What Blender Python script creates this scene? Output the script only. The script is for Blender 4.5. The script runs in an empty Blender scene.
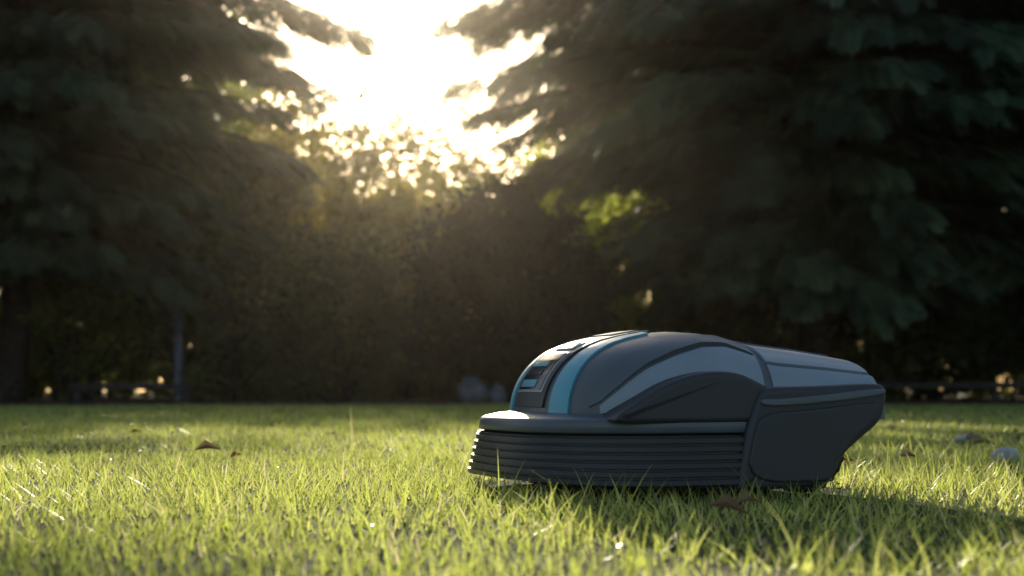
import bpy, bmesh, math, numpy as np
from mathutils import Vector, Matrix
rng=np.random.default_rng(11)
S=bpy.context.scene
HAZE=True

# ---------------------------------------------------------------- materials
def newmat(name):
    m=bpy.data.materials.new(name); m.use_nodes=True
    nt=m.node_tree; nt.nodes.clear()
    return m,nt,nt.nodes,nt.links
def leafmat(name,cols,tcols,trans=0.45,rough=0.55,spec=0.3):
    m,nt,N,L=newmat(name)
    out=N.new('ShaderNodeOutputMaterial')
    at=N.new('ShaderNodeAttribute'); at.attribute_name='rnd'
    def ramp(cs):
        r=N.new('ShaderNodeValToRGB'); e=r.color_ramp.elements
        while len(e)<len(cs): e.new(0.5)
        for i,(p,c) in enumerate(cs):
            e[i].position=p; e[i].color=(*c,1)
        L.new(at.outputs['Fac'],r.inputs[0]); return r
    a=ramp(cols); b=ramp(tcols)
    p=N.new('ShaderNodeBsdfPrincipled'); p.inputs['Roughness'].default_value=rough
    p.inputs['Specular IOR Level'].default_value=spec
    t=N.new('ShaderNodeBsdfTranslucent'); mx=N.new('ShaderNodeMixShader'); mx.inputs[0].default_value=trans
    L.new(a.outputs[0],p.inputs['Base Color']); L.new(b.outputs[0],t.inputs[0])
    L.new(p.outputs[0],mx.inputs[1]); L.new(t.outputs[0],mx.inputs[2]); L.new(mx.outputs[0],out.inputs[0])
    return m
def noisemat(name,c1,c2,scale=8,rough=0.8,bump=0.3,spec=0.3,dist=0.01,detail=6):
    m,nt,N,L=newmat(name)
    out=N.new('ShaderNodeOutputMaterial'); p=N.new('ShaderNodeBsdfPrincipled')
    tc=N.new('ShaderNodeTexCoord'); n=N.new('ShaderNodeTexNoise'); n.inputs['Scale'].default_value=scale
    n.inputs['Detail'].default_value=detail
    r=N.new('ShaderNodeValToRGB'); r.color_ramp.elements[0].position=.35; r.color_ramp.elements[1].position=.68
    r.color_ramp.elements[0].color=(*c1,1); r.color_ramp.elements[1].color=(*c2,1)
    L.new(tc.outputs['Object'],n.inputs['Vector']); L.new(n.outputs['Fac'],r.inputs[0]); L.new(r.outputs[0],p.inputs['Base Color'])
    b=N.new('ShaderNodeBump'); b.inputs['Strength'].default_value=bump; b.inputs['Distance'].default_value=dist
    L.new(n.outputs['Fac'],b.inputs['Height']); L.new(b.outputs[0],p.inputs['Normal'])
    p.inputs['Roughness'].default_value=rough; p.inputs['Specular IOR Level'].default_value=spec
    L.new(p.outputs[0],out.inputs[0]); return m
def plastic(name,c,rough=0.4,grain=0.06,spec=0.5):
    m,nt,N,L=newmat(name)
    out=N.new('ShaderNodeOutputMaterial'); p=N.new('ShaderNodeBsdfPrincipled')
    tc=N.new('ShaderNodeTexCoord'); n=N.new('ShaderNodeTexNoise'); n.inputs['Scale'].default_value=14; n.inputs['Detail'].default_value=8
    mr=N.new('ShaderNodeMapRange'); mr.inputs['To Min'].default_value=rough-.07; mr.inputs['To Max'].default_value=rough+.12
    L.new(tc.outputs['Object'],n.inputs['Vector']); L.new(n.outputs['Fac'],mr.inputs['Value']); L.new(mr.outputs[0],p.inputs['Roughness'])
    mc=N.new('ShaderNodeMix'); mc.data_type='RGBA'
    mc.inputs['A'].default_value=(*[x*.85 for x in c],1); mc.inputs['B'].default_value=(*[min(1,x*1.18) for x in c],1)
    L.new(n.outputs['Fac'],mc.inputs['Factor']); L.new(mc.outputs['Result'],p.inputs['Base Color'])
    g=N.new('ShaderNodeTexNoise'); g.inputs['Scale'].default_value=900
    b=N.new('ShaderNodeBump'); b.inputs['Strength'].default_value=grain; b.inputs['Distance'].default_value=0.001
    L.new(tc.outputs['Object'],g.inputs['Vector']); L.new(g.outputs['Fac'],b.inputs['Height']); L.new(b.outputs[0],p.inputs['Normal'])
    p.inputs['Specular IOR Level'].default_value=spec
    L.new(p.outputs[0],out.inputs[0]); return m

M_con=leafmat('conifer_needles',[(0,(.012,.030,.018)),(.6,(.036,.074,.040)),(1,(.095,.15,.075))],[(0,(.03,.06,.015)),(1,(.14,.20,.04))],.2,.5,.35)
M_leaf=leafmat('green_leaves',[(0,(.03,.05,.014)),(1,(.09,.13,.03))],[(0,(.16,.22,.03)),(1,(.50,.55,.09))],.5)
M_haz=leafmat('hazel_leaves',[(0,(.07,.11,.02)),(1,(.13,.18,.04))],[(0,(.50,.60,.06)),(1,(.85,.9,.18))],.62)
M_far=leafmat('far_leaves',[(0,(.014,.026,.010)),(1,(.06,.08,.028))],[(0,(.08,.11,.02)),(1,(.30,.32,.07))],.4)
M_cop=leafmat('copper_leaves',[(0,(.008,.008,.005)),(1,(.028,.025,.014))],[(0,(.04,.03,.01)),(1,(.10,.09,.03))],.3)
M_gold=leafmat('golden_leaves',[(0,(.05,.06,.015)),(1,(.10,.10,.03))],[(0,(.45,.38,.08)),(1,(.85,.68,.22))],.55)
M_grass=leafmat('grass_blades',[(0,(.08,.115,.024)),(.8,(.14,.18,.05)),(.9,(.26,.23,.10)),(1,(.34,.30,.17))],
                [(0,(.60,.72,.10)),(.8,(.9,.93,.28)),(.9,(.9,.8,.38)),(1,(.9,.82,.52))],.68,.32,.6)
M_dry=leafmat('dead_leaves',[(0,(.07,.04,.02)),(.6,(.16,.09,.045)),(1,(.3,.22,.14))],[(0,(.2,.1,.03)),(1,(.4,.28,.12))],.3)
M_bark=noisemat('bark',(.02,.015,.012),(.06,.045,.035),12,.9,.8)
M_soil=noisemat('soil',(.05,.034,.022),(.14,.10,.065),6,.95,.8,.2,.05)
M_stone=noisemat('pale_stone',(.35,.35,.34),(.6,.6,.6),20,.7,.5)
M_rock=noisemat('grey_rock',(.05,.06,.07),(.13,.15,.18),9,.8,.6)
M_wood=noisemat('old_timber',(.03,.026,.022),(.07,.06,.05),10,.85,.5)
M_lawn=noisemat('lawn_ground',(.03,.045,.013),(.07,.095,.028),3.0,.95,.9,.1,.03,10)
M_blue=plastic('painted_post',(.07,.09,.13),.5)

# ---------------------------------------------------------------- mesh builder
class MB:
    def __init__(s): s.v=[];s.f=[];s.r=[];s.n=0
    def add(s,V,F,mat=0,r=.5):
        V=np.asarray(V,dtype=np.float64).reshape(-1,3); F=np.asarray(F,dtype=np.int64)
        s.v.append(V); s.f.append((F+s.n,mat))
        s.r.append(np.broadcast_to(np.asarray(r,dtype=np.float64),(len(V),)) if np.ndim(r)<1 or len(np.atleast_1d(r))==len(V) else np.full(len(V),.5))
        s.n+=len(V)
    def build(s,name,mats,smooth=False,parent=None):
        V=np.concatenate(s.v); me=bpy.data.meshes.new(name)
        me.vertices.add(len(V)); me.vertices.foreach_set('co',V.ravel().astype(np.float32))
        loops=np.concatenate([f.ravel() for f,_ in s.f])
        cnt=np.concatenate([np.full(len(f),f.shape[1]) for f,_ in s.f])
        mi=np.concatenate([np.full(len(f),m) for f,m in s.f])
        st=np.concatenate([[0],np.cumsum(cnt)[:-1]])
        me.loops.add(len(loops)); me.loops.foreach_set('vertex_index',loops.astype(np.int32))
        me.polygons.add(len(cnt)); me.polygons.foreach_set('loop_start',st.astype(np.int32)); 
        try: me.polygons.foreach_set('loop_total',cnt.astype(np.int32))
        except Exception: pass
        for m in mats: me.materials.append(m)
        me.polygons.foreach_set('material_index',mi.astype(np.int32))
        me.polygons.foreach_set('use_smooth',np.full(len(cnt),smooth,dtype=bool))
        a=me.attributes.new('rnd','FLOAT','POINT'); a.data.foreach_set('value',np.concatenate(s.r).astype(np.float32))
        me.update(calc_edges=True); me.validate()
        o=bpy.data.objects.new(name,me); S.collection.objects.link(o)
        if parent: o.parent=parent
        return o
def tube(mb,P,R,sides=6,mat=0):
    P=np.asarray(P,float); n=len(P)
    T=np.gradient(P,axis=0); T/=np.linalg.norm(T,axis=1)[:,None]+1e-9
    ref=np.array([0,0,1.]) if abs(T[0][2])<.8 else np.array([1.,0,0])
    A=np.cross(T,ref); A/=np.linalg.norm(A,axis=1)[:,None]+1e-9; B=np.cross(T,A)
    th=np.linspace(0,2*np.pi,sides,endpoint=False)
    V=P[:,None,:]+np.asarray(R)[:,None,None]*(np.cos(th)[None,:,None]*A[:,None,:]+np.sin(th)[None,:,None]*B[:,None,:])
    F=[]
    for i in range(n-1):
        for j in range(sides):
            k=(j+1)%sides; F.append((i*sides+j,i*sides+k,(i+1)*sides+k,(i+1)*sides+j))
    mb.add(V.reshape(-1,3),F,mat)
def norm(a): return a/(np.linalg.norm(a,axis=-1,keepdims=True)+1e-9)
def stamp(mb,TV,TF,P,D,U,sc,mat,r):
    D=norm(D); Sd=norm(np.cross(U,D)); N_=np.cross(D,Sd)
    V=P[:,None,:]+sc[:,None,None]*(TV[None,:,0:1]*D[:,None,:]+TV[None,:,1:2]*Sd[:,None,:]+TV[None,:,2:3]*N_[:,None,:])
    k=len(P); nv=len(TV)
    F=(TF[None,:,:]+(np.arange(k)*nv)[:,None,None]).reshape(-1,TF.shape[1])
    mb.add(V.reshape(-1,3),F,mat,np.repeat(r,nv))

# ---------------------------------------------------------------- conifers
def frond():
    V=[];F=[]
    def rh(p,ang,l,w):
        d=np.array([math.cos(ang),math.sin(ang)]); q=np.array([-d[1],d[0]])
        b=len(V)
        for c in (p, p+d*l*.45+q*w, p+d*l, p+d*l*.45-q*w): V.append([c[0],c[1],0])
        F.append((b,b+1,b+2,b+3))
    rh(np.array([0,0.]),0,1.0,.02)
    for i in range(1,7):
        x=i/7.; l=.40*(1-x)**.7+.08
        for sg in (-1,1):
            a=sg*math.radians(46-12*x)
            rh(np.array([x,0.]),a,l*rng.uniform(.8,1.15),.034)
            for q in (.4,.7):
                p=np.array([x,0.])+q*l*np.array([math.cos(a),math.sin(a)])
                rh(p,a+sg*.6,l*.42,.024); rh(p,a-sg*.6,l*.42,.024)
    V=np.array(V); V[:,2]=-.30*V[:,0]**2-.5*V[:,1]**2
    return V,np.array(F)
FV,FF=frond()
def conifer(name,x,y,H,z0,prof,nl=110,per=11,rad=.22,fs=(.26,.54)):
    mb=MB(); zz=np.linspace(0,H,14)
    tube(mb,np.c_[x+.08*np.sin(zz),y+0*zz,zz-.05],rad*(1-zz/H*.93),10,0)
    P=[];D=[];U=[];sc=[];r=[]
    for i in range(nl):
        f=(i+.5)/nl; z=z0+(H-z0)*f**1.35
        az=i*2.39996+rng.normal(0,.25)
        L=np.interp(z,prof[0],prof[1])*rng.uniform(.78,1.06)
        if L<.3: L=.3
        d=np.array([math.cos(az),math.sin(az),0])
        rise=rng.uniform(.05,.25)*L; dr=rng.uniform(.2,.42)*L
        s=np.linspace(0,1,6)
        C=np.array([x,y,z])[None]+d*L*s[:,None]; C[:,2]+=rise*s-dr*s**2
        C[:,2]=np.maximum(C[:,2],.35)
        tube(mb,C,(.05*L/4+.015)*(1-s*.85),4,0)
        n=int(L*per*rng.uniform(.8,1.2)*(.45 if (math.sin(az)>.35 or z>7) else 1))
        ss=rng.uniform(.12,1,n)**.7
        p=np.stack([np.interp(ss,s,C[:,k]) for k in range(3)],1)
        lat=rng.normal(0,.36,n)*(1.2-ss); p+=np.stack([-math.sin(az)*lat,math.cos(az)*lat,-.35*np.abs(lat)],1)
        p+=rng.normal(0,.045,(n,3))
        sg=np.sign(lat)*rng.uniform(.0,1.1,n)*(1.1-ss*.6)
        dd=np.stack([np.cos(az+sg),np.sin(az+sg),-rng.uniform(.1,.8,n)],1)
        P.append(p);D.append(dd);U.append(np.stack([rng.normal(0,.35,n),rng.normal(0,.35,n),np.ones(n)],1))
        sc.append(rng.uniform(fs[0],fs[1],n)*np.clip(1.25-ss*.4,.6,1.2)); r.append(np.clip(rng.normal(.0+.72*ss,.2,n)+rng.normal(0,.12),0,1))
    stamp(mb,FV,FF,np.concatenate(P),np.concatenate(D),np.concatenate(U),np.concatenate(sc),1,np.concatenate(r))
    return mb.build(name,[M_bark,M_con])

# ---------------------------------------------------------------- broadleaf
LV=np.array([[0,0,0],[.45,.32,.10],[1,0,-.05],[.45,-.32,.10],[.5,0,0]],float)
LF=np.array([[0,4,1],[1,4,2],[0,3,4],[3,2,4]])
LV4=np.array([[0,0,0],[.5,.36,.06],[1,0,-.05],[.5,-.36,.06]],float); LF4=np.array([[0,1,2,3]])
def rdir(n):
    return norm(rng.normal(size=(n,3)))
def leafclumps(mb,C,cr,per,ls,mat,rbase,simple=True):
    n=len(C)*per
    c=np.repeat(C,per,0); rr=np.repeat(cr,per)
    off=rdir(n)*(rng.uniform(0,1,n)**.5*rr)[:,None]; off[:,2]*=.7
    P=c+off; P[:,2]=np.maximum(P[:,2],.03)
    D=norm(off+.6*rdir(n)*rr[:,None]); D[:,2]-=.25
    U=norm(np.array([0,0,1.])+.9*rdir(n))
    r=np.clip(np.repeat(rbase,per)+rng.normal(0,.15,n),0,1)
    T=(LV4,LF4) if simple else (LV,LF)
    stamp(mb,T[0],T[1],P,D,U,rng.uniform(ls*.6,ls*1.25,n),mat,r)
def shrub(name,x,y,rx,ry,h,zb,nc,per,ls,leaf,cr=.28,stems=8,shell=.6,trunk=None,lump=.25):
    mb=MB(); d=rdir(nc); rad=rng.uniform(shell**3,1,nc)**(1/3.)
    ph=rng.uniform(0,6.28,4)
    lum=1+lump*(np.sin(3*np.arctan2(d[:,1],d[:,0])+ph[0])*.5+np.sin(5*d[:,2]+ph[1])*.5+.6*np.sin(7*d[:,0]+ph[2])+.4*np.sin(11*d[:,2]+9*d[:,0]+ph[3]))
    cz=(h+zb)/2; C=np.stack([x+d[:,0]*rad*rx*lum,y+d[:,1]*rad*ry*lum,cz+d[:,2]*rad*(h-zb)/2*lum],1)
    C[:,2]=np.maximum(C[:,2],.1)
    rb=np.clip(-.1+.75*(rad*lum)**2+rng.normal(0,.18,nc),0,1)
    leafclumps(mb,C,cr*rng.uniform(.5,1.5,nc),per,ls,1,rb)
    base=np.array([x,y,0.])
    if trunk:
        tube(mb,[[x,y,-.05],[x+.05,y,zb*.5],[x,y,cz]],[trunk,trunk*.8,trunk*.5],8,0); base=np.array([x,y,zb*.8])
    idx=rng.choice(nc,min(stems,nc),replace=False)
    for i in idx:
        b=base+np.array([*rng.normal(0,.12 if not trunk else .02,2),0]); e=C[i]
        m=(b+e)/2+np.array([*rng.normal(0,.1,2),.2])*1.0
        s=np.linspace(0,1,6)[:,None]; P=(1-s)**2*b+2*s*(1-s)*m+s*s*e
        r0=.03 if not trunk else trunk*.4
        tube(mb,P,np.linspace(r0,.006,6),5,0)
    return mb.build(name,[M_bark,leaf])

# ---------------------------------------------------------------- ground
def sheet(name,pts,z,mat):
    me=bpy.data.meshes.new(name); me.from_pydata([(x,y,z) for x,y in pts],[],[list(range(len(pts)))]); me.materials.append(mat)
    o=bpy.data.objects.new(name,me); S.collection.objects.link(o); return o
sheet('ground',[(-300,-300),(300,-300),(300,300),(-300,300)],0,M_lawn)
xs=np.linspace(-30,30,61)
def lawn_edge(x): return 14.2+1.6*np.sin(x*.35+1)+.35*np.sin(x*1.1)
sheet('soil_bed',list(zip(xs,lawn_edge(xs)))+[(30,40),(-30,40)],.004,M_soil)

def blades(mb,x0,x1,y0,y1,dens,h,w,levels,clump=True,fn=None,hs=.3):
    n=int((x1-x0)*(y1-y0)*dens)
    X=rng.uniform(x0,x1,n);Y=rng.uniform(y0,y1,n)
    if clump:
        k=.5+.5*np.sin(X*9+2*np.sin(Y*5))*np.sin(Y*8+1.7*np.sin(X*6)); keep=rng.uniform(0,1,n)<.45+.55*k
        X=X[keep];Y=Y[keep]
    if fn is not None:
        kp=fn(X,Y); X=X[kp];Y=Y[kp]
    n=len(X)
    q=.5+.5*np.sin(X*3.1+1.3*np.sin(Y*2.3))*np.sin(Y*2.7+X)
    H=h*np.exp(rng.normal(0,hs,n))*(.75+.5*q)
    tall=rng.uniform(0,1,n)>.988; H=np.where(tall,H*1.8,H)
    W=w*rng.uniform(.6,1.3,n)
    az=rng.uniform(0,2*np.pi,n); lean=np.abs(rng.normal(0,.7,n))+.1; face=az+np.pi/2+rng.normal(0,.5,n)
    dx=np.cos(az);dy=np.sin(az); wx=np.cos(face);wy=np.sin(face)
    curve=rng.uniform(.2,1.2,n)
    r=np.clip(rng.beta(2,2.6,n)*.85,0,.85); dry=rng.uniform(0,1,n)<.10; r=np.where(dry,rng.uniform(.88,1,n),r)
    vs=[]
    for l in range(levels+1):
        t=l/levels
        hx=H*(lean*t*.6+curve*t*t*.5); z=H*(t-.18*curve*t*t)
        ww=W*(1-t**1.6)*.5 if l<levels else 0*W
        if l<levels:
            vs.append(np.stack([X+dx*hx-wx*ww,Y+dy*hx-wy*ww,z-.002],1)); vs.append(np.stack([X+dx*hx+wx*ww,Y+dy*hx+wy*ww,z-.002],1))
        else: vs.append(np.stack([X+dx*hx,Y+dy*hx,z],1))
    nv=len(vs); V=np.stack(vs,1).reshape(-1,3)
    base=(np.arange(n)*nv)[:,None]
    mb.v.append(V); mb.r.append(np.repeat(r,nv))
    for l in range(levels-1):
        mb.f.append((base+np.array([[2*l,2*l+1,2*l+3,2*l+2]])+mb.n,0))
    mb.f.append((base+np.array([[nv-3,nv-2,nv-1]])+mb.n,0)); mb.n+=len(V)
MC=np.array([.23,2.34]); YAW=math.radians(200)
def under(X,Y):
    dx=X-MC[0];dy=Y-MC[1]; u=dx*math.cos(YAW)+dy*math.sin(YAW); v=-dx*math.sin(YAW)+dy*math.cos(YAW)
    return ~((np.abs(u)<.27)&(np.abs(v)<.22))
g=MB()
blades(g,-2.4,2.6,.35,3.4,8500,.022,.0028,3,fn=under,hs=.38)
blades(g,-4.5,4.5,3.4,7.5,2600,.022,.0045,2)
blades(g,-10,10,7.5,17.5,800,.022,.010,2,fn=lambda X,Y:Y<lawn_edge(X)+rng.normal(0,.3,len(X)),hs=.25)
g.build('lawn_grass',[M_grass])

w=MB(); n=1500
P=np.stack([rng.uniform(-2.4,2.6,n),rng.uniform(.5,5,n),rng.uniform(.006,.018,n)],1)
stamp(w,LV,LF,P,rdir(n)*[1,1,.2],norm(np.array([0,0,1.])+.4*rdir(n)),rng.uniform(.008,.016,n),0,rng.uniform(0,.7,n))
w.build('lawn_clover',[M_grass])

fl=MB()
n=150
P=np.stack([rng.uniform(-6,7,n),rng.uniform(3,16,n),rng.uniform(.015,.022,n)],1)
stamp(fl,LV*[1,1,2.2],LF,P,rdir(n)*[1,1,.15],norm(np.array([0,0,1.])+.35*rdir(n)),rng.uniform(.025,.055,n),0,rng.uniform(0,1,n))
P=np.array([[-.70,3.15,.028],[.22,1.62,.03],[.25,1.60,.034],[1.15,3.6,.024],[1.25,3.95,.024],[.62,2.75,.024],[.78,2.9,.024]])
stamp(fl,LV*[1,.8,2.5],LF,P,np.array([[1,.3,.12],[1,-.2,-.1],[.8,.4,.1],[1,0,.1],[1,.5,0],[1,-.3,.1],[1,.2,.1]],float),norm(np.array([[0,-.3,1.]]*7)),np.array([.06,.05,.035,.07,.08,.04,.05]),0,np.array([.7,.75,.8,.9,.95,.6,.95]))
fl.build('fallen_leaves',[M_dry])

def stone(x,y,s,seed,mat=M_stone,name='stone'):
    bm=bmesh.new(); bmesh.ops.create_icosphere(bm,subdivisions=3,radius=1)
    r=np.random.default_rng(seed); k=r.normal(size=(5,3))*1.6; ph=r.uniform(0,6,5)
    for v in bm.verts:
        c=np.array(v.co); f=1+.10*sum(math.sin(float(k[i]@c)*1.5+ph[i]) for i in range(5))*.6
        v.co=Vector((c[0]*f*s[0],c[1]*f*s[1],c[2]*f*s[2]))
    me=bpy.data.meshes.new(name); bm.to_mesh(me); bm.free(); me.materials.append(mat)
    for p in me.polygons: p.use_smooth=True
    o=bpy.data.objects.new(name,me); o.location=(x,y,s[2]*.6+.008); o.rotation_euler=(0,.1,seed); S.collection.objects.link(o)
stone(1.05,3.05,(.030,.028,.018),1); stone(1.30,4.1,(.035,.03,.014),2)
stone(-.42,15.4,(.17,.13,.19),4,M_rock,'garden_rock'); stone(-.16,15.5,(.11,.10,.13),5,M_rock,'garden_rock')

# ---------------------------------------------------------------- trees
conifer('conifer_tree',3.95,19.0,11,1.8,([0,2.0,3.0,4.0,5.0,6.2,7.5,11],[1.9,2.4,3.1,4.0,5.0,5.5,4.9,.4]),nl=240,per=36)
conifer('conifer_tree',-6.7,19.0,11,2.0,([0,2.0,3.0,4.0,5.0,6.2,7.5,11],[2.0,2.5,3.15,3.75,4.3,4.5,4.0,.4]),nl=220,per=36)
conifer('conifer_tree',9.5,21.0,10,1.3,([0,2,4,6,10],[3.4,3.8,4.2,3.8,.4]),nl=100,per=15,fs=(.5,.9))
conifer('conifer_tree',-12.5,21.0,10,1.3,([0,2,4,6,10],[3.2,3.8,4.2,3.8,.4]),nl=90,per=15,fs=(.5,.9))

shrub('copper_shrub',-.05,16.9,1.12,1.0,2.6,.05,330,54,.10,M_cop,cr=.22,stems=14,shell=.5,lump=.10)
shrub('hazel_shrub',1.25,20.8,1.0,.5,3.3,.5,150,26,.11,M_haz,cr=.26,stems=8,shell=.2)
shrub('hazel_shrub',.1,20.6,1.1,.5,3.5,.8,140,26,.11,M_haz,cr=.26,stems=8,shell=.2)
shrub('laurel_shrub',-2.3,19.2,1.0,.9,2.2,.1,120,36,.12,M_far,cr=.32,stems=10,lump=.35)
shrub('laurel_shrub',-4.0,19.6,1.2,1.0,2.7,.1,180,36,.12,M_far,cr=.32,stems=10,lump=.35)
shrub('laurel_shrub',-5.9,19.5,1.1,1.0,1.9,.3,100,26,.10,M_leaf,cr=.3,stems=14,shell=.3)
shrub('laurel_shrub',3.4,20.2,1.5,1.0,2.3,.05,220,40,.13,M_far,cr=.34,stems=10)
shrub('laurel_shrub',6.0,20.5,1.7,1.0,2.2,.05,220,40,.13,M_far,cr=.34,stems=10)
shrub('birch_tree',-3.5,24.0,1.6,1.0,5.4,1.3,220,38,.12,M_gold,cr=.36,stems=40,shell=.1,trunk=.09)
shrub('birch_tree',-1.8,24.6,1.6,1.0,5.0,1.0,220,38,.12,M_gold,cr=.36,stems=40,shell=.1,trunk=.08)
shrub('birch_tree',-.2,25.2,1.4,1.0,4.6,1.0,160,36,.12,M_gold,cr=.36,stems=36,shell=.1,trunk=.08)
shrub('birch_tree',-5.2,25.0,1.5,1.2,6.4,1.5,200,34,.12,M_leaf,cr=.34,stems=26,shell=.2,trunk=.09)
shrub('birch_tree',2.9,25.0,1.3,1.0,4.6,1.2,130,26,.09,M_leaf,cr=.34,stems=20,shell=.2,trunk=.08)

def hedge(x0,x1,y,h,nc,leaf,ls=.11,per=30):
    hb=MB()
    C=np.stack([rng.uniform(x0,x1,nc),rng.uniform(y-.6,y+.6,nc),rng.uniform(.05,1,nc)*h],1)
    C[:,2]*=1+.12*np.sin(C[:,0]*1.7)
    leafclumps(hb,C,rng.uniform(.15,.38,nc),per,ls,1,rng.uniform(.2,.8,nc))
    for i in range(int((x1-x0)*3)):
        x=x0+i*.33; tube(hb,[[x,y,0],[x+rng.normal(0,.1),y,h*.5],[x+rng.normal(0,.2),y,h*.95]],[.03,.02,.008],5,0)
    return hb.build('garden_hedge',[M_bark,leaf])
hedge(4.5,14,23.1,2.2,440,M_leaf)
hedge(-15,-6.0,25,2.0,620,M_leaf)
hedge(-6.4,4.5,26.5,1.9,900,M_leaf,.14)

db=MB(); nc=6000
X=rng.uniform(-34,34,nc); Yb=rng.uniform(31,37,nc)
hx=np.interp(X,[-34,-9,-7.2,-5.8,-3.5,-1,1.0,2.0,34],[10.5,10.5,9.5,5.9,4.6,4.2,4.6,9.5,10.5])
C=np.stack([X,Yb,rng.uniform(.0,1,nc)*hx*(1+.08*np.sin(X*2.1))],1)
thin=((X>8.0)&(X<14)&(C[:,2]<2.8))|((X>-11.5)&(X<-7.5)&(C[:,2]<1.8))
C=C[~(thin&(rng.uniform(0,1,nc)<np.where(X>0,.85,.35)))]; nc=len(C)
leafclumps(db,C,rng.uniform(.4,.9,nc),24,.42,1,rng.uniform(.1,.8,nc))
for i in range(60):
    x=rng.uniform(-34,34); h=np.interp(x,[-34,-6.8,-5,1.5,3,34],[7,6,3,3,6.5,7]); tube(db,[[x,33,-.1],[x+.1,33,h*.5],[x+rng.normal(0,.3),33,h]],[.16,.1,.03],6,0)
db.build('distant_woodland',[M_bark,M_far])

def box(name,loc,size,mat,rot=0,bev=.01,parent=None):
    bm=bmesh.new(); bmesh.ops.create_cube(bm,size=1)
    for v in bm.verts: v.co=Vector((v.co.x*size[0],v.co.y*size[1],v.co.z*size[2]))
    bmesh.ops.bevel(bm,geom=bm.edges[:],offset=bev,segments=2,affect='EDGES')
    me=bpy.data.meshes.new(name); bm.to_mesh(me); bm.free(); me.materials.append(mat)
    o=bpy.data.objects.new(name,me); o.location=loc; o.rotation_euler=(0,0,rot); S.collection.objects.link(o)
    if parent: o.parent=parent
    return o
def fence(x0,x1,y,h):
    e=bpy.data.objects.new('low_timber_fence',None); S.collection.objects.link(e)
    box('rail',((x0+x1)/2,y,h),(x1-x0,.05,.08),M_wood,parent=e)
    n=int((x1-x0)/1.5)+1
    for i in range(n): box('post_%d'%i,(x0+.1+i*(x1-x0-.2)/max(1,n-1),y+.06,h*.5),(.08,.07,h+.06),M_wood,parent=e)
fence(4.6,12.2,18.2,.22); fence(-5.6,-4.0,18.0,.20)
post=box('garden_post',(-4.4,18.8,.62),(.10,.10,1.25),M_blue,bev=.015)

# ---------------------------------------------------------------- robotic mower
def sm(xs,ys,k=9):
    xs=np.array(xs,float);ys=np.array(ys,float); o=np.argsort(xs); xs=xs[o];ys=ys[o]
    g=np.linspace(xs[0],xs[-1],400); v=np.interp(g,xs,ys); kk=np.ones(k)/k
    vp=np.pad(v,k//2,mode='reflect',reflect_type='odd'); v=np.convolve(vp,kk,'valid')
    return lambda x: np.interp(x,g,v)
ZT=sm([.222,.219,.212,.200,.185,.165,.145,.12,.09,.05,.0,-.04,-.07,-.095,-.12,-.2,-.285,-.300,-.312],
      [.120,.140,.160,.182,.200,.216,.227,.236,.243,.250,.254,.252,.245,.236,.231,.222,.210,.196,.150],7)
WD=sm([.222,.21,.19,.16,.12,.06,0,-.08,-.2,-.285,-.300,-.312],[.145,.162,.176,.188,.197,.205,.21,.217,.225,.225,.218,.19],9)
ZB=.114; NN=3.2
def SP(u,th):
    u=np.asarray(u,float); th=np.asarray(th,float)
    s=np.sign(np.sin(th))*np.abs(np.sin(th))**(2/NN); zf=np.abs(np.cos(th))**(2/NN)
    ue=u-np.where(u>.1,(u-.1)/.12*.028,0)*s**2
    return np.stack([ue,WD(u)*s,ZB+(ZT(u)-ZB)*zf],-1)
def SN(u,th):
    e=1e-3; th=np.clip(th,-1.54,1.54)
    th=np.where(np.abs(th)<.02,.02,th)
    a=SP(u+e,th)-SP(u-e,th); b=SP(u,th+e)-SP(u,th-e)
    n=np.cross(a,b); n=norm(n); 
    c=SP(u,th)-np.array([0.02,0,.12]); flip=np.sign((n*c).sum(-1)); return n*flip[...,None]
mower=bpy.data.objects.new('robotic_lawn_mower',None); S.collection.objects.link(mower)
mower.location=(MC[0],MC[1],.0); mower.rotation_euler=(0,0,YAW)
P_dark=plastic('plastic_dark_grey',(.036,.040,.048),.42)
P_mid=plastic('plastic_mid_grey',(.115,.135,.16),.36)
P_light=plastic('plastic_blue_grey',(.29,.35,.41),.38)
P_turq=plastic('plastic_turquoise',(.09,.42,.56),.3)
P_black=plastic('rubber_black',(.015,.015,.016),.7)
P_gloss=plastic('gloss_panel',(.02,.024,.03),.15,.0)
P_lcd=plastic('display_glass',(.04,.06,.09),.12,.0)
P_silver=plastic('silver_trim',(.35,.38,.4),.3)
def grid(name,G,mat,smooth=True,caps=False,closed=False):
    nu,nv=G.shape[:2]; mb=MB(); F=[]
    for i in range(nu-1):
        for j in range(nv-1):
            F.append((i*nv+j,i*nv+j+1,(i+1)*nv+j+1,(i+1)*nv+j))
        if closed: F.append((i*nv+nv-1,i*nv,(i+1)*nv,(i+1)*nv+nv-1))
    mb.add(G.reshape(-1,3),F,0)
    if caps:
        for k in (0,nu-1):
            c=G[k].mean(0)
            mb.add(np.vstack([G[k],c]),[(j,(j+1)%nv,nv) for j in range(nv)],0)
    return mb.build(name,[mat],smooth,mower)
us=np.concatenate([np.linspace(.2219,.2,14),np.linspace(.197,-.28,110),np.linspace(-.282,-.312,16)])
ths=np.linspace(-np.pi/2,np.pi/2,97)
UU,TT=np.meshgrid(us,ths,indexing='ij')
grid('hood_shell',SP(UU,TT),P_mid,caps=True)
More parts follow.
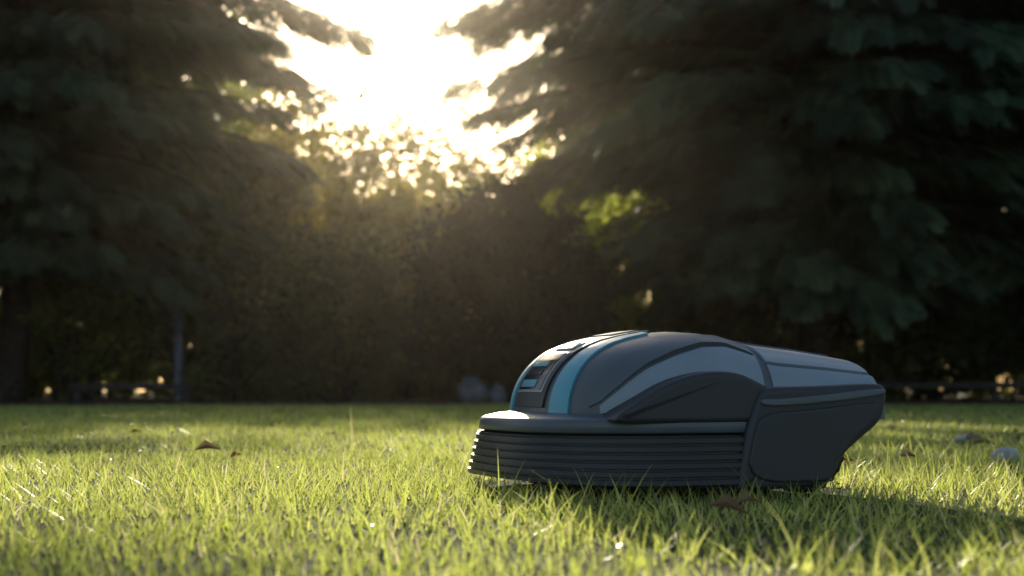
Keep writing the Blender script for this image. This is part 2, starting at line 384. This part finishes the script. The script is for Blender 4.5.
def patch(name,fn,mat,off=.003,na=50,nb=12):
    a=np.linspace(0,1,na);b=np.linspace(0,1,nb); A,B=np.meshgrid(a,b,indexing='ij')
    U,T=fn(A,B); P=SP(U,T); N_=SN(U,T)
    top=P+N_*(off(A,B)[...,None] if callable(off) else off)
    mb=MB(); F=[(i*nb+j,i*nb+j+1,(i+1)*nb+j+1,(i+1)*nb+j) for i in range(na-1) for j in range(nb-1)]
    mb.add(top.reshape(-1,3),F,0)
    ring=[(i,0) for i in range(na)]+[(na-1,j) for j in range(1,nb)]+[(i,nb-1) for i in range(na-2,-1,-1)]+[(0,j) for j in range(nb-2,0,-1)]
    R0=np.array([top[i,j] for i,j in ring]); R1=np.array([P[i,j]-N_[i,j]*.002 for i,j in ring])
    m=len(ring)
    mb.add(np.vstack([R0,R1]),[(k,(k+1)%m,m+(k+1)%m,m+k) for k in range(m)],0)
    return mb.build(name,[mat],True,mower)
def th_of(u,v):
    s=np.clip(np.abs(v)/WD(u),0,.999); return np.sign(v)*np.arcsin(s**(NN/2))
for sg,nm in ((1,'left'),(-1,'right')):
    patch('stripe_'+nm,lambda A,B:( .2212-A*.17, th_of(.2212-A*.17, sg*(.082+.022*(1-A)+(B-.5)*(.046-.026*A)))),P_turq,.0035,60,6)
    ku=[-.085,-.04,0,.05,.10,.15,.19]; kt=[.88,.80,.84,.97,1.12,1.30,1.44]
    patch('side_panel_'+nm,lambda A,B:( .19-A*.275, sg*(np.interp(.19-A*.275,ku,kt)*(1-B)+1.53*B)),P_light,.003,60,16)
    patch('arch_trim_'+nm,lambda A,B:( .205-A*.29, sg*(np.interp(.205-A*.29,ku,kt)-.05-.24*B)),P_mid,lambda A,B:.004+.006*np.sin(np.pi*np.clip(A*1.0,0,1))*(1-.6*B),60,8)
    patch('deck_side_'+nm,lambda A,B:( -.10-A*.185, sg*(.99+.54*B)),P_light,.003,30,12)
patch('control_cover',lambda A,B:( .2195-A*.150, th_of(.2195-A*.150,(B-.5)*.124)),P_dark,.004,50,16)
patch('display_bezel',lambda A,B:( .2135-A*.048, th_of(.2135-A*.048,(B-.5)*.106)),P_silver,.0055,30,16)
patch('display',lambda A,B:( .2120-A*.044, th_of(.2120-A*.044,(B-.5)*.094)),P_gloss,.0065,30,16)
for i in range(3):
    patch('key_row_%d'%i,lambda A,B:( .2105-.010*i-A*.0055, th_of(.2105-.010*i-A*.0055,(B-.5)*.060-.005)),[P_turq,P_lcd,P_turq][i],.0078,6,10)
patch('logo_plate',lambda A,B:( .157-A*.022, th_of(.157-A*.022,(B-.5)*.085)),P_turq,.0055,12,12)
patch('logo_inset',lambda A,B:( .1545-A*.016, th_of(.1545-A*.016,(B-.5)*.070)),P_lcd,.0065,12,12)
patch('stop_button',lambda A,B:( .100-A*.070, th_of(.100-A*.070,(B-.5)*.11)),P_dark,.004,20,12)
patch('stop_button_cap',lambda A,B:( .090-A*.045, th_of(.090-A*.045,(B-.5)*.08)),P_mid,.006,20,12)
patch('rear_deck',lambda A,B:( -.100-A*.180, (B-.5)*1.86),P_light,.004,40,30)
patch('deck_ridge',lambda A,B:( -.105-A*.165, (B-.5)*.55),P_mid,.007,30,12)
def outline(uend,W=.245,U0=.03,UF=.295,n=2.6,k=80):
    th=np.linspace(0,np.pi/2,k); a=U0+(UF-U0)*np.sin(th)**(2/n); b=W*np.cos(th)**(2/n)
    near=np.c_[a,b]; st=np.c_[np.linspace(uend,U0,10)[:-1],np.full(9,W)]
    half=np.vstack([st,near]); far=half[::-1][1:]*[1,-1]
    P=np.vstack([half,far])
    s=np.r_[0,np.cumsum(np.linalg.norm(np.diff(P,axis=0),axis=1))]; g=np.linspace(0,s[-1],240)
    P=np.c_[np.interp(g,s,P[:,0]),np.interp(g,s,P[:,1])]
    T=np.gradient(P,axis=0); T/=np.linalg.norm(T,axis=1)[:,None]; N_=np.c_[T[:,1],-T[:,0]]
    if (N_*(np.array([0,0])-P)).sum()<0: N_=-N_
    return P,N_
def ringloft(name,uend,prof,mat,taper=.15):
    P,N_=outline(uend); G=[]
    for d,z,*k in prof:
        lift=k[0] if k else 0
        fw=np.clip((P[:,0]-.1)/.2,0,1)
        zz=z+lift*fw**2
        dd=d+fw*taper*max(0,min(z,.12)-.03)
        G.append(np.c_[P+N_*dd[:,None],zz])
    return grid(name,np.array(G),mat,True)
prof=[(.03,.016,.012),(.004,.018,.010)]
for i in range(6):
    z=.021+i*.0122; dd=.0012*i
    prof+=[(dd,z,.006*(1-i/5)),(dd,z+.0070,.006*(1-i/5)),(dd+.0055,z+.0082,.006*(1-i/5)),(dd+.0055,z+.0108,.006*(1-i/5))]
prof+=[(.007,.093),(.03,.0945)]
sk=ringloft('ribbed_skirt',-.05,prof,P_dark)
ms=sk.modifiers.new('e','EDGE_SPLIT'); ms.split_angle=math.radians(32)
ringloft('front_lip',-.07,[(.03,.0955),(.012,.096),(.0085,.0985),(.0085,.112),(.011,.116),(.017,.1185),(.04,.1235),(.07,.1265),(.10,.1275),(.12,.10)],P_mid)
def smooth_poly(P,n=170,k=3):
    P=np.array(P,float)
    for _ in range(k):
        Q=[]
        for i in range(len(P)):
            a=P[i];b=P[(i+1)%len(P)]; Q.append(a*.75+b*.25);Q.append(a*.25+b*.75)
        P=np.array(Q)
    C=np.vstack([P,P[:1]]); s=np.r_[0,np.cumsum(np.linalg.norm(np.diff(C,axis=0),axis=1))]; g=np.linspace(0,s[-1],n,endpoint=False)
    P=np.c_[np.interp(g,s,C[:,0]),np.interp(g,s,C[:,1])]
    T=np.roll(P,-2,0)-np.roll(P,2,0); T/=np.linalg.norm(T,axis=1)[:,None]; N_=np.c_[T[:,1],-T[:,0]]
    area=.5*np.sum(P[:,0]*np.roll(P[:,1],-1)-np.roll(P[:,0],-1)*P[:,1])
    if area>0: N_=-N_
    return P,N_
def extr(name,pts,v0,v1,mat,bev=.008,k=3):
    P,N_=smooth_poly(pts,k=k); n=len(P)
    for sg in (1,-1):
        G=[]
        for d,v in [(0,v0)]+[(bev*(1-math.cos(t)),v1-bev+bev*math.sin(t)) for t in np.linspace(0,math.pi/2,6)]+[(bev*1.3,v1)]:
            Q=P+N_*d; G.append(np.c_[Q[:,0],np.full(n,sg*v),Q[:,1]])
        G=np.array(G); m=len(G)
        faces=[(i*n+j,i*n+(j+1)%n,(i+1)*n+(j+1)%n,(i+1)*n+j) for i in range(m-1) for j in range(n)]
        faces.append(tuple((m-1)*n+j for j in range(n)))
        me=bpy.data.meshes.new(name); me.from_pydata(G.reshape(-1,3).tolist(),[],faces); me.materials.append(mat)
        for p in me.polygons[:-1]: p.use_smooth=True
        o=bpy.data.objects.new(name+('_left' if sg>0 else '_right'),me); S.collection.objects.link(o); o.parent=mower
extr('wheel_arch',[(.178,.111),(.165,.127),(.125,.150),(.09,.170),(.05,.183),(.01,.189),(-.03,.186),(-.055,.176),(-.078,.165),(-.10,.160),(-.10,.112),(0,.111),(.10,.111)],.10,.2405,P_dark,.008,2)
extr('wheel_housing',[(-.052,.140),(-.062,.160),(-.080,.165),(-.16,.166),(-.268,.171),(-.284,.165),(-.283,.140),(-.272,.110),(-.235,.085),(-.205,.062),(-.185,.025),(-.17,.014),(-.018,.010),(-.022,.02),(-.036,.095)],.10,.247,P_dark,.009,2)
extr('arch_edge_lip',[(-.058,.147),(-.10,.146),(-.272,.163),(-.279,.160),(-.277,.152),(-.16,.139),(-.062,.134)],.22,.2515,P_mid,.003,2)
extr('wheel_cover',[(-.062,.126),(-.15,.131),(-.255,.142),(-.266,.138),(-.258,.112),(-.225,.090),(-.197,.060),(-.178,.025),(-.17,.022),(-.032,.022),(-.048,.098)],.22,.2505,P_dark,.0035,2)
extr('chassis',[(.19,.03),(.20,.05),(.20,.10),(-.26,.14),(-.27,.10),(-.16,.03)],0.0,.16,P_black,.01,2)
def wheel(name,u,v,r,wd):
    n=96; th=np.linspace(0,2*np.pi,n,endpoint=False)
    tread=np.where((np.arange(n)//2)%2==0,0,.006)
    G=[]
    for vv,rr,tt in ((-wd/2,r*.55,0),(-wd/2,r*.9,0),(-wd*.42,r-.004,.6),(-wd*.3,r,1),(wd*.3,r,1),(wd*.42,r-.004,.6),(wd/2,r*.9,0),(wd/2,r*.55,0),(wd*.3,r*.5,0),(wd*.3,.001,0)):
        R=rr-tread*tt; G.append(np.c_[u+R*np.cos(th),np.full(n,v+vv),r+R*np.sin(th)])
    return grid(name,np.array(G),P_black,False,closed=True)
wheel('rear_wheel_left',-.165,.185,.072,.045); wheel('rear_wheel_right',-.165,-.185,.072,.045)
wheel('front_wheel_left',.15,.12,.035,.02); wheel('front_wheel_right',.15,-.12,.035,.02)

# ---------------------------------------------------------------- light, sky
EL=math.radians(14.6); AZ=math.radians(-5.1)
W=bpy.data.worlds.new('World'); S.world=W; W.use_nodes=True
nt=W.node_tree; nt.nodes.clear(); out=nt.nodes.new('ShaderNodeOutputWorld'); bg=nt.nodes.new('ShaderNodeBackground')
sky=nt.nodes.new('ShaderNodeTexSky'); sky.sky_type='NISHITA'; sky.sun_disc=False
sky.sun_elevation=EL; sky.sun_rotation=AZ%(2*math.pi); sky.dust_density=2.0; sky.air_density=1.0
bg.inputs[1].default_value=.15
nt.links.new(sky.outputs[0],bg.inputs[0]); nt.links.new(bg.outputs[0],out.inputs[0])
sl=bpy.data.lights.new('sun','SUN'); sl.energy=5; sl.angle=math.radians(.55); sl.color=(1,.89,.70)
so=bpy.data.objects.new('sun',sl); S.collection.objects.link(so)
sd=Vector((math.sin(AZ)*math.cos(EL),math.cos(AZ)*math.cos(EL),math.sin(EL)))
so.rotation_euler=sd.to_track_quat('Z','Y').to_euler()
if HAZE:
    hz=box('added_glow_haze',(0,20,6),(80,60,12.2),M_wood,bev=.01)  # scatter volume added to give a warm veil and glow around the sun
    m,nt2,N,L=newmat('haze'); o=N.new('ShaderNodeOutputMaterial'); vs=N.new('ShaderNodeVolumeScatter')
    vs.inputs['Color'].default_value=(1,.9,.72,1); vs.inputs['Density'].default_value=.0005; vs.inputs['Anisotropy'].default_value=.9
    L.new(vs.outputs[0],o.inputs['Volume']); hz.data.materials[0]=m

cam=bpy.data.cameras.new('camera'); co=bpy.data.objects.new('camera',cam); S.collection.objects.link(co)
co.location=(0,0,.16); co.rotation_euler=(math.radians(90+4.1),0,0)
cam.sensor_width=36; cam.lens=50; cam.clip_end=800; cam.clip_start=.02
cam.dof.use_dof=True; cam.dof.focus_distance=2.25; cam.dof.aperture_fstop=4.8
S.camera=co
S.view_settings.view_transform='Standard'; S.view_settings.look='None'; S.view_settings.exposure=0
S.cycles.max_bounces=4; S.cycles.diffuse_bounces=3; S.cycles.glossy_bounces=2; S.cycles.transmission_bounces=3
S.cycles.volume_bounces=0
